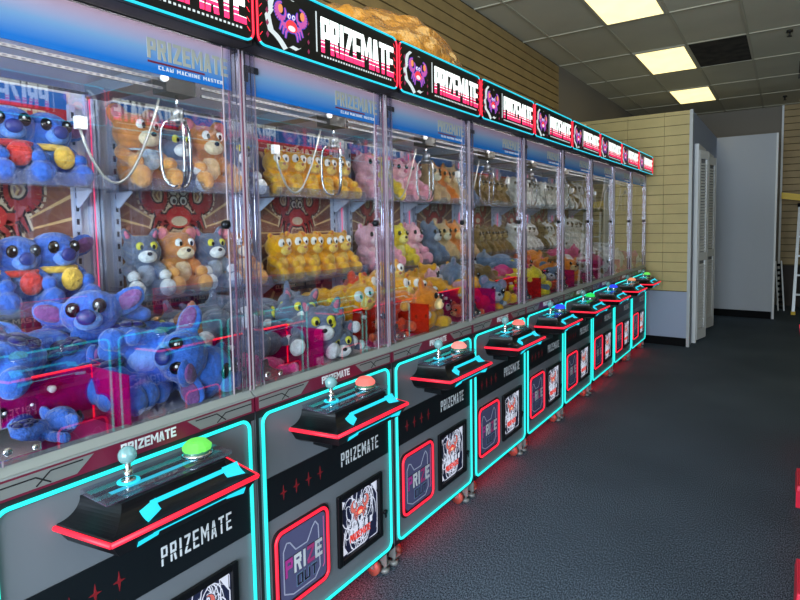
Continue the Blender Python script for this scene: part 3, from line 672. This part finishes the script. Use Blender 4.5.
#@@PLACE
W_, Y0_ = .7203, 1.1419
XM = -1.84
bc = {'green': ('btn_green', (110, 225, 90)), 'coral': ('btn_coral', (255, 120, 110)), 'pink': ('btn_pink', (255, 150, 140)), 'blue': ('btn_blue', (50, 70, 245)), 'emerald': ('btn_emerald', (40, 220, 90)), 'orange': ('btn_orange', (240, 150, 110))}
order = ['green', 'coral', 'pink', 'coral', 'blue', 'emerald', 'blue', 'orange', 'green']
desc = ['filled with blue plush toys, green button, largest in the view', 'with brown and grey plush toys behind the glass, second from the camera', 'with orange-yellow plush cats, third from the camera', 'with pink plush pigs on its shelves, fourth from the camera',
        'with cream, teal and orange plush foxes, fifth from the camera, blue button', 'with brown bears on its shelves, sixth from the camera, green button',
        'with white and orange plush, seventh from the camera, blue button', 'second from the far end of the row, orange button, white plush', 'last of the row, against the beige slat partition, green button']
machines = []
for k in range(9):
    m_ = proto if k == 0 else copy_tree(proto)
    m_.location = (XM, Y0_+W_*(k-1)+W_/2, 0)
    tag(m_, 'claw machine ' + desc[k], 'claw machine', 'claw machines in a row on the left')
    machines.append(m_)
for k, m_ in enumerate(machines):
    con = [c for c in m_.children if c.name.startswith('control_console')][0]
    bt = [c for c in con.children if c.name.startswith('dome_button')][0]
    me = bt.data.copy(); me.materials[0] = emat(*bc[order[k]]); bt.data = me
for k, nm_, tn, df in ((2, 'orange_acrylic', (255, 130, 60), (240, 70, 20)), (4, 'red_acrylic', (255, 100, 90), (230, 30, 40))):
    ch = [c for c in machines[k].children if c.name.startswith('prize_chute')][0]
    me = ch.data.copy(); me.materials[0] = glass(nm_, tn, .05, 1.45, (df, .3)); ch.data = me
for k in range(5):   # the facing row, seen mirrored in the panes
    m_ = copy_tree(proto, skip=('light_bar',)); m_.rotation_euler = (0, 0, PI)
    m_.location = (.27+.46, 1.60-W_/2+W_*k, 0)
    tag(m_, 'facing-row claw machine number %d from the camera, seen only mirrored in the panes' % (k+1), 'claw machine', 'claw machines of the facing row')
#@@PLUSH
# ================================================================ plush toys
def fur(name, rgb): return mat('fur_'+name, rgb, .95, spec=.1, bump=(75, .9, .012), noise=(30, .2), sheen=.4)
KIND = {
 'koala': dict(body=(58, 104, 196), paw=(58, 104, 196), face=(96, 140, 214), ear='big', inner=(124, 78, 138), belly=(110, 150, 220), eye='dark', nose=(30, 44, 120), patch=(22, 24, 96)),
 'mouse': dict(body=(204, 132, 72), paw=(232, 166, 96), face=(244, 218, 184), ear='round', inner=(224, 130, 140), belly=(238, 208, 168), eye='white', nose=(30, 24, 24)),
 'greycat': dict(body=(104, 114, 138), paw=(228, 228, 232), face=(236, 236, 238), ear='point', inner=(206, 112, 140), belly=(168, 176, 192), eye='yellow', nose=(24, 22, 26)),
 'ginger': dict(body=(250, 172, 22), paw=(246, 182, 50), face=(250, 204, 96), ear='small', inner=(224, 130, 60), belly=(250, 200, 90), eye='white', nose=(190, 110, 90)),
 'pig': dict(body=(240, 176, 192), paw=(240, 160, 182), face=(246, 196, 206), ear='small', inner=(224, 130, 160), belly=(246, 200, 210), eye='dark', nose=(220, 120, 150)),
 'fox': dict(body=(214, 178, 128), paw=(96, 142, 150), face=(238, 228, 200), ear='point', inner=(220, 110, 60), belly=(120, 176, 170), eye='dark', nose=(40, 30, 30)),
 'bear': dict(body=(138, 108, 62), paw=(150, 120, 74), face=(184, 154, 102), ear='round', inner=(110, 84, 50), belly=(164, 140, 78), eye='dark', nose=(30, 24, 20)),
 'lamb': dict(body=(236, 232, 226), paw=(214, 208, 200), face=(228, 222, 214), ear='small', inner=(206, 160, 160), belly=(222, 216, 208), eye='dark', nose=(60, 50, 50)),
 'magenta': dict(body=(226, 60, 136), paw=(236, 110, 160), face=(244, 170, 196), ear='round', inner=(236, 130, 170), belly=(240, 150, 184), eye='dark', nose=(90, 20, 50)),
 'yellow': dict(body=(236, 214, 50), paw=(220, 190, 40), face=(246, 232, 130), ear='small', inner=(220, 170, 60), belly=(246, 232, 140), eye='dark', nose=(40, 30, 20)),
 'red': dict(body=(226, 74, 40), paw=(236, 104, 60), face=(244, 160, 110), ear='round', inner=(200, 60, 40), belly=(244, 150, 90), eye='dark', nose=(40, 20, 20)),
 'orange': dict(body=(242, 138, 36), paw=(246, 170, 70), face=(248, 208, 140), ear='point', inner=(230, 120, 60), belly=(248, 200, 130), eye='dark', nose=(40, 20, 20)),
 'slate': dict(body=(108, 130, 160), paw=(208, 210, 216), face=(214, 216, 222), ear='round', inner=(160, 150, 180), belly=(190, 200, 214), eye='dark', nose=(30, 30, 40)),
}
_bc = {}
def body_mesh(pose, ear, detail):
    key = (pose, ear, detail)
    if key in _bc: return _bc[key]
    m = MB()
    if pose == 'sit':
        m.ell((0, 0, .07), (.052, .058, .072)); m.ell((.006, 0, .17), (.062, .07, .06))
        for s in (-1, 1):
            m.ell((.045, s*.045, .03), (.05, .03, .029)); m.ell((.088, s*.055, .036), (.024, .03, .034))
            m.ell((.03, s*.058, .1), (.042, .02, .022), rot=Euler((0, .5, s*-.2)).to_matrix()); m.ell((.066, s*.056, .082), (.022, .021, .021))
        H = Vector((.006, 0, .17)); up = Vector((0, 0, 1)); rotm = Matrix.Identity(3)
        m.ell((-.055, 0, .03), (.02, .02, .02))
    else:   # lying on its belly along +Y, head at +Y
        m.ell((0, -.015, .055), (.056, .082, .053)); m.ell((0, .108, .066), (.07, .058, .06))
        for s in (-1, 1):
            m.ell((s*.055, -.085, .032), (.028, .05, .028), rot=Euler((0, 0, s*.35)).to_matrix()); m.ell((s*.072, -.128, .034), (.028, .026, .032))
            m.ell((s*.07, .04, .036), (.045, .022, .022), rot=Euler((0, 0, s*.3)).to_matrix()); m.ell((s*.105, .052, .034), (.022, .022, .022))
        m.ell((0, -.1, .06), (.018, .018, .018))
    for s in (-1, 1):
        def E(c, r, rot=None):
            c = Vector(c)
            if pose != 'sit':   # head frame: face +Y, up +Z
                c = Vector((c.y, (c.x-.006)+.108, c.z-.17+.066)); r = (r[1], r[0], r[2]); rot = None if rot is None else Euler((0, -rot, 0)).to_matrix()
            else: rot = None if rot is None else Euler((rot, 0, 0)).to_matrix()
            m.ell(c, r, rot=rot)
        if ear == 'big': E((-.004, s*.088, .185), (.014, .05, .034), -s*-.5)
        elif ear == 'round': E((-.004, s*.056, .222), (.013, .033, .033))
        elif ear == 'point': E((-.002, s*.046, .225), (.012, .018, .038), -s*.4)
        else: E((-.002, s*.044, .225), (.011, .017, .019))
    me = m.mesh('tmp'); o = bpy.data.objects.new('tmp', me); C.objects.link(o)
    r = o.modifiers.new('r', 'REMESH'); r.mode = 'VOXEL'; r.voxel_size = .0075 if detail else .0115
    s = o.modifiers.new('s', 'SMOOTH'); s.factor = .5; s.iterations = 3
    dg = bpy.context.evaluated_depsgraph_get(); res = bpy.data.meshes.new_from_object(o.evaluated_get(dg))
    bpy.data.objects.remove(o); res.materials.clear()
    for p in res.polygons: p.use_smooth = True
    _bc[key] = res; return res
def head_frame(pose, p):
    return p if pose == 'sit' else (p[1], (p[0]-.006)+.108, p[2]-.17+.066)
_pc = {}
def plush_proto(kind, pose, detail):
    key = (kind, pose, detail)
    if key in _pc: return _pc[key]
    K = KIND[kind]; me = body_mesh(pose, K['ear'], detail).copy(); me.materials.append(fur(kind+'_body', K['body']))
    parts = [('plush_body', me, None)]
    def part(name, fn, mt, nn=10, mm=6):
        b = MB(); fn(b); b.mats = [mt] if not b.mats else b.mats; parts.append((name, b.mesh(name), None))
    nn, mm = (14, 9) if detail else (10, 6)
    hf = lambda p: head_frame(pose, p)
    sw = (lambda r: r) if pose == 'sit' else (lambda r: (r[1], r[0], r[2]))
    part('muzzle', lambda b: b.ell(hf((.060, 0, .152)), sw((.022, .033, .024)), nn, mm), fur(kind+'_face', K['face']))
    nr = (.010, .022, .02) if kind == 'koala' else ((.008, .014, .011) if kind == 'pig' else (.006, .009, .007))
    part('nose', lambda b: b.ell(hf((.081, 0, .162)), sw(nr), nn, mm), mat('nose_'+kind, K['nose'], .4))
    for s in (-1, 1):
        def eye(b, s=s):
            if K['eye'] == 'dark': b.m(mat('eye_black', (10, 10, 12), .15)).ell(hf((.060, s*.03, .185)), sw((.008, .011 if kind != 'koala' else .016, .013 if kind != 'koala' else .019)), nn, mm); b.m(mat('eye_white', (245, 245, 245), .3)).ell(hf((.068, s*.027, .19)), sw((.003, .004, .004)), 6, 4)
            else:
                b.m(mat('eye_yellow', (226, 216, 60), .3) if K['eye'] == 'yellow' else mat('eye_white', (245, 245, 245), .3)).ell(hf((.056, s*.024, .19)), sw((.010, .021, .022) if kind == 'ginger' else (.009, .014, .016)), nn, mm)
                b.m(mat('eye_black', (10, 10, 12), .15)).ell(hf((.066, s*.021, .187)), sw((.003, .006, .009)), 8, 5)
        part('eye', eye, None)
    if detail:
        if pose == 'sit':
            part('belly_patch', lambda b: b.ell((.024, 0, .078), (.032, .040, .052)), fur(kind+'_belly', K['belly']))
        for s in (-1, 1):
            fp_ = (.094, s*.055, .037) if pose == 'sit' else (s*.074, -.136, .034)
            hp_ = (.073, s*.056, .081) if pose == 'sit' else (s*.113, .054, .034)
            part('foot', lambda b: b.ell(fp_, (.024, .029, .033) if pose == 'sit' else (.028, .024, .032)), fur(kind+'_paw', K['paw']))
            part('hand', lambda b: b.ell(hp_, (.02, .021, .021)), fur(kind+'_paw', K['paw']))
            er = {'big': ((.006, s*.092, .186), (.010, .036, .022)), 'round': ((.006, s*.057, .224), (.008, .022, .022)), 'point': ((.006, s*.047, .225), (.007, .009, .024)), 'small': ((.006, s*.045, .225), (.006, .009, .011))}[K['ear']]
            rot = None
            if K['ear'] in ('big', 'point'):
                a = (s*.5 if K['ear'] == 'big' else -s*.4); rot = Euler((a, 0, 0)).to_matrix() if pose == 'sit' else Euler((0, -a, 0)).to_matrix()
            part('ear_lining', lambda b: b.ell(hf(er[0]), sw(er[1]), rot=rot), fur(kind+'_inner', K['inner']))
        if pose != 'sit' and 'patch' in K:
            def fl(b):
                for k in range(6):
                    a = k*PI/3; b.ell((.026*math.cos(a), -.03+.03*math.sin(a), .104-.006*abs(math.cos(a))), (.019, .019, .009))
                b.ell((0, -.03, .107), (.02, .02, .008))
            part('flower_patch', fl, fur('patch', K['patch']))
    _pc[key] = parts; return parts
first = {}
def plush(kind, pose, loc, rot, sc, label, group, detail=True, extra=None, cat='plush toy', parent_name='plush_toy'):
    parts = plush_proto(kind, pose, detail)
    e = bpy.data.objects.new(parent_name, None); e.empty_display_size = .05; C.objects.link(e)
    e.location = loc; e.rotation_euler = rot; e.scale = (sc,)*3; tag(e, label, cat, group)
    for n, me, _ in parts:
        o = bpy.data.objects.new(n, me); C.objects.link(o); o.parent = e
    if extra == 'scarf':
        q_ = int(round(loc[1]*9)) % 2; col = [(232, 190, 80), (206, 60, 50)][q_]
        b = MB(); b.tube([(.006+.05*math.cos(a), .052*math.sin(a), .118) for a in [2*PI*k/16 for k in range(16)]], .011, 8, closed=True); b.ell((.075, .01, .088), (.012, .032, .036))
        b.build('scarf', e, fur('scarf%d' % q_, col))
    if extra == 'bib':
        b = MB(); b.ell((.062, 0, .09), (.008, .034, .03)); b.tube([(.012+.052*math.cos(a), .054*math.sin(a), .118) for a in [2*PI*k/16 for k in range(16)]], .003, 6, closed=True)
        b.build('bib', e, fur('bib', (190, 206, 226)))
    return e
names = {'koala': 'blue plush koala', 'mouse': 'brown plush mouse', 'greycat': 'grey plush cat', 'ginger': 'golden plush cat', 'pig': 'pink plush pig', 'fox': 'cream plush fox', 'bear': 'brown plush bear',
         'lamb': 'whitish plush lamb', 'magenta': 'magenta plush bear', 'yellow': 'yellow plush bear', 'red': 'red plush bear', 'orange': 'orange plush fox', 'slate': 'slate blue plush bear'}
ordw = ['first', 'second', 'third', 'fourth', 'fifth', 'sixth']
mach = ['nearest machine', 'second machine', 'third machine', 'fourth machine', 'fifth machine', 'sixth machine', 'seventh machine', 'eighth machine', 'ninth machine']
# shelf rows: per machine a list of kinds for upper and lower shelf
shelves = [(['koala']*4, ['koala']*4), (['mouse', 'greycat', 'mouse', 'greycat'], ['greycat', 'mouse', 'greycat', 'mouse']), (['ginger']*5, ['ginger']*5), (['pig', 'yellow', 'pig', 'pig'], ['pig', 'pig', 'yellow', 'pig']),
           (['fox', 'orange', 'fox', 'slate'], ['slate', 'fox', 'orange', 'fox']), (['bear']*5, ['bear']*5), (['lamb']*5, ['lamb']*5), (['lamb']*5, ['bear', 'lamb', 'lamb', 'bear', 'lamb']), (['lamb', 'bear', 'lamb', 'lamb'], ['lamb']*4)]
piles = [['koala'], ['greycat', 'greycat', 'greycat', 'mouse', 'greycat'], ['ginger', 'ginger', 'ginger', 'orange', 'red'], ['ginger', 'ginger', 'yellow', 'slate', 'pig', 'ginger'], ['pig', 'yellow', 'slate', 'magenta', 'red', 'bear'],
         ['orange', 'bear', 'red', 'slate', 'orange'], ['lamb', 'bear', 'magenta', 'lamb'], ['lamb', 'bear', 'lamb'], ['magenta', 'lamb', 'lamb']]
for k in range(9):
    Yc = Y0_+W_*(k-1)+W_/2; det = k < 4; rnd = random.Random(100+k)
    for lvl, (kinds, zz) in enumerate(zip(shelves[k], (1.6305, 1.2055))):
        n = len(kinds)
        for i, kd in enumerate(kinds):
            hw_ = .19 if kd == 'koala' else (.225 if k >= 6 else .235)
            y = Yc - hw_ + (2*hw_ - (.03 if kd == 'koala' else 0))*i/(n-1); sc = (1.24 if n == 4 else 1.06) * rnd.uniform(.97, 1.03)
            if kd == 'mouse' and lvl == 0: sc *= 1.08
            if kd == 'ginger': sc *= .98
            ex = None
            if k >= 6: sc *= 1.15
            if kd == 'greycat' or (kd == 'mouse' and lvl): sc *= .9
            if kd == 'koala': ex = 'scarf'; sc *= .92
            if kd == 'mouse' and lvl == 0 and i == 0: ex = 'bib'
            lb = '%s sitting %s from left, %s shelf of %s' % (names[kd], ordw[i], ('upper', 'lower')[lvl], mach[k])
            plush(kd, 'sit', (XM-.345+rnd.uniform(-.005, .005), y, zz), (0, 0, rnd.uniform(-.2, .12)), sc, lb, 'plush toys on the %s shelf of the %s' % (('upper', 'lower')[lvl], mach[k]), det, ex)
    # pile: rows from the glass to the back, two or three layers
    slots = []
    for j, x in enumerate((.35, .17, -.02)):
        for i, y in enumerate((-.24, 0, .23)):
            if j == 0 and i == 0: continue      # the chute stands here
            if j == 0 and i == 1: y = .1
            slots.append((x, y, .96, j, i, 0))
    for j, x in enumerate((.27, .08, -.11)):
        for i, y in enumerate((-.2, .05, .24)):
            if j == 0 and (i < 1 or k == 0): continue
            slots.append((x, y, 1.05 if j else 1.02, j, i, 1))
    slots += [(-.0, .17, 1.13, 1, 2, 2)] if k != 1 else []
    slots += [(-.16, -.22, .96, 3, 0, 0), (-.17, .02, .96, 3, 1, 0), (-.17, .24, .96, 3, 2, 0)]
    rown = ['against the glass', 'second row from glass', 'third row from glass', 'rear row']; coln = ['left', 'middle', 'right']; layn = ['bottom layer', 'second layer', 'top layer']
    for (x, y, z, j, i, L) in slots:
        kd = piles[k][rnd.randrange(len(piles[k]))]
        pose = 'lie' if rnd.random() < .8 else 'sit'
        a = rnd.uniform(0, 6.28); sc = rnd.uniform(1.0, 1.2)
        if k == 0: sc *= 1.12
        rx, ry = rnd.uniform(-.3, .3), rnd.uniform(-.3, .3)
        if pose == 'sit': rx = rnd.choice((-1, 1))*rnd.uniform(1.2, 1.6)
        else: z += .012
        lb = '%s in %s pile, %s, %s, %s' % (names[kd], mach[k], layn[L], rown[j], coln[i])
        me = plush_proto(kd, pose, det)[0][1]; rm = Euler((rx, ry, a)).to_matrix(); P = [rm @ v.co * sc for v in me.vertices]
        lx, ly = x+rnd.uniform(-.02, .02), y+rnd.uniform(-.02, .02)
        x0, x1 = min(p.x for p in P), max(p.x for p in P); y0, y1 = min(p.y for p in P), max(p.y for p in P); zb = min(p.z for p in P)
        lx = min(lx, (.236 if (L == 0 and y < -.05 and x < .3) else .424)-x1); lx = max(lx, -.40-x0)
        ly = min(ly, .345-y1); ly = max(ly, (-.345 if not (j == 0 and L == 0) else .0)-y0)
        z = max(z, .958-zb) if L else .958-zb
        z = min(z, 1.235-max(p.z for p in P)) if L == 1 else z
        plush(kd, pose, (XM+lx, Yc+ly, z), (rx, ry, a), sc, lb, 'plush toys heaped in the %s' % mach[k], det)
    if k < 7:   # prizes lying in the pink chute
        kd = ['koala', 'magenta', 'red', 'red', 'magenta', 'red', 'magenta'][k]
        plush(kd, 'lie', (XM+.335, Yc-.2, .962), (0, 0, (.1, 3.0, .2, 2.9)[k % 4]), .62, '%s lying in the pink chute of %s' % (names[kd], mach[k]), 'plush toys in the chutes', det)
#@@REST
# ================================================================ bags on top of the machines, tools at the far end
def bag(name, loc, size, mt, seed, label, cat):
    rnd = random.Random(seed); bm = bmesh.new(); bmesh.ops.create_icosphere(bm, subdivisions=5, radius=1)
    from mathutils import noise
    for v in bm.verts:
        p = v.co.copy(); d = 1 + .22*noise.noise(p*1.7+Vector((seed, 0, 0))) + .10*abs(noise.noise(p*4.5)) - .05*abs(noise.noise(p*9))
        z = p.z*d; z = max(z, -.25)
        tp = 1-.8*max(0, p.y)**1.5; cr_ = .035*abs(noise.noise(Vector((p.x*7, p.y*2.2+seed, p.z*7))))
        v.co = Vector((p.x*d*size[0]*tp, p.y*d*size[1]*(1.12 if p.y > 0 else 1), ((z+.25)*size[2]+cr_)*tp))
    me = bpy.data.meshes.new(name); bm.to_mesh(me); bm.free(); me.materials.append(mt)
    for p in me.polygons: p.use_smooth = True
    o = bpy.data.objects.new(name, me); C.objects.link(o); o.location = loc; tag(o, label, cat); return o
m_bag = mat('amber_plastic', (240, 160, 52), .2, bump=(14, 1.0, .03), noise=(6, .18), coat=.8)
m_bag2 = mat('cream_plastic', (196, 172, 120), .25, bump=(26, .9, .02), noise=(9, .25), coat=.5)
bag('plastic_bag', (-1.70, 2.42, 2.10), (.29, .74, .31), m_bag, 3, 'big orange translucent plastic bag lying on top of the second and third machines', 'bag')
bag('plastic_bag', (-1.78, 5.6, 2.10), (.22, .55, .27), m_bag2, 8, 'small cream plastic bag lying on top of the far machines', 'bag')
# step ladder at the right edge by the far wall
lad = empty('stepladder', (.30, 10.7, 0)); mw = mat('ladder_alu', (196, 198, 198), .4, .3); my = mat('ladder_yellow', (232, 190, 30), .5)
for s in (-1, 1):
    MB().hull8([(s*.2-.02, -.3, .02), (s*.2+.02, -.3, .02), (s*.2+.02, -.24, .02), (s*.2-.02, -.24, .02), (s*.15-.02, -.03, 1.68), (s*.15+.02, -.03, 1.68), (s*.15+.02, .03, 1.68), (s*.15-.02, .03, 1.68)]).build('ladder_rail', lad, mw)
    MB().hull8([(s*.2-.015, .28, .02), (s*.2+.015, .28, .02), (s*.2+.015, .32, .02), (s*.2-.015, .32, .02), (s*.15-.015, .03, 1.66), (s*.15+.015, .03, 1.66), (s*.15+.015, .06, 1.66), (s*.15-.015, .06, 1.66)]).build('ladder_rear_leg', lad, mw)
    MB().box(s*.2-.03, -.32, 0, s*.2+.03, -.23, .05).build('ladder_foot', lad, my)
for k in range(5):
    z = .3+.3*k; yy = -.27+.27*z/1.68
    MB().box(-.18+.02*z, yy-.04, z, .18-.02*z, yy+.04, z+.025).build('ladder_step', lad, mw)
MB().box(-.18, -.06, 1.68, .18, .1, 1.74).build('ladder_top', lad, m_black)
tag(lad, 'white stepladder with yellow feet, at the right edge by the far wall', 'ladder')
lv = MB(); lv.m(my).hull8([(-.32, -.02, 1.82), (.12, -.02, 1.75), (.12, .03, 1.75), (-.32, .03, 1.82), (-.32, -.02, 1.92), (.12, -.02, 1.85), (.12, .03, 1.85), (-.32, .03, 1.92)])
lv.m(m_black).box(.08, -.03, 1.741, .2, .04, 1.86)
o = lv.build('spirit_level'); o.location = (.22, 10.7, 0); tag(o, 'yellow spirit level with a black end resting on top of the stepladder', 'tool')
rk = empty('wall_standard', (-.06, 10.78, 0), (math.radians(-9), math.radians(-4), 0)); f = MB(); f.box(-.05, 0, .0, -.03, .03, .82); f.box(.03, 0, 0, .05, .03, .82)
f.build('white_rail', rk, m_white); f = MB()
for k in range(9): f.box(-.03, .005, .03+.088*k, .03, .025, .07+.088*k)
f.build('black_clip', rk, m_black); tag(rk, 'white rail with black clips leaning at the far end, left of the stepladder', 'rail')

for n_, (x, y, h_) in enumerate(((.055, 2.4, .17), (.069, 3.5, .115))):
    st_ = empty('step_stool', (x, y, 0)); mr_ = mat('red_plastic', (255, 48, 80), .35)
    MB().hull8([(.0, -.12, h_-.03), (.2, -.12, h_-.03), (.2, .14, h_-.03), (0, .14, h_-.03), (.004, -.115, h_), (.196, -.115, h_), (.196, .135, h_), (.004, .135, h_)]).build('stool_top', st_, mr_, .004)
    for sx, sy in ((0, -.12), (.17, -.12), (0, .11), (.17, .11)):
        MB().box(sx, sy, 0, sx+.03, sy+.03, h_-.03).build('leg', st_, mr_)
    for sx in (0, .19): MB().box(sx, -.09, .03, sx+.01, .11, h_-.03).build('side_panel', st_, mr_)
    tag(st_, ('low red plastic stool at the right edge, nearer the camera', 'low red plastic stool at the right edge, the farther and smaller one')[n_], 'stool', 'low red stools')
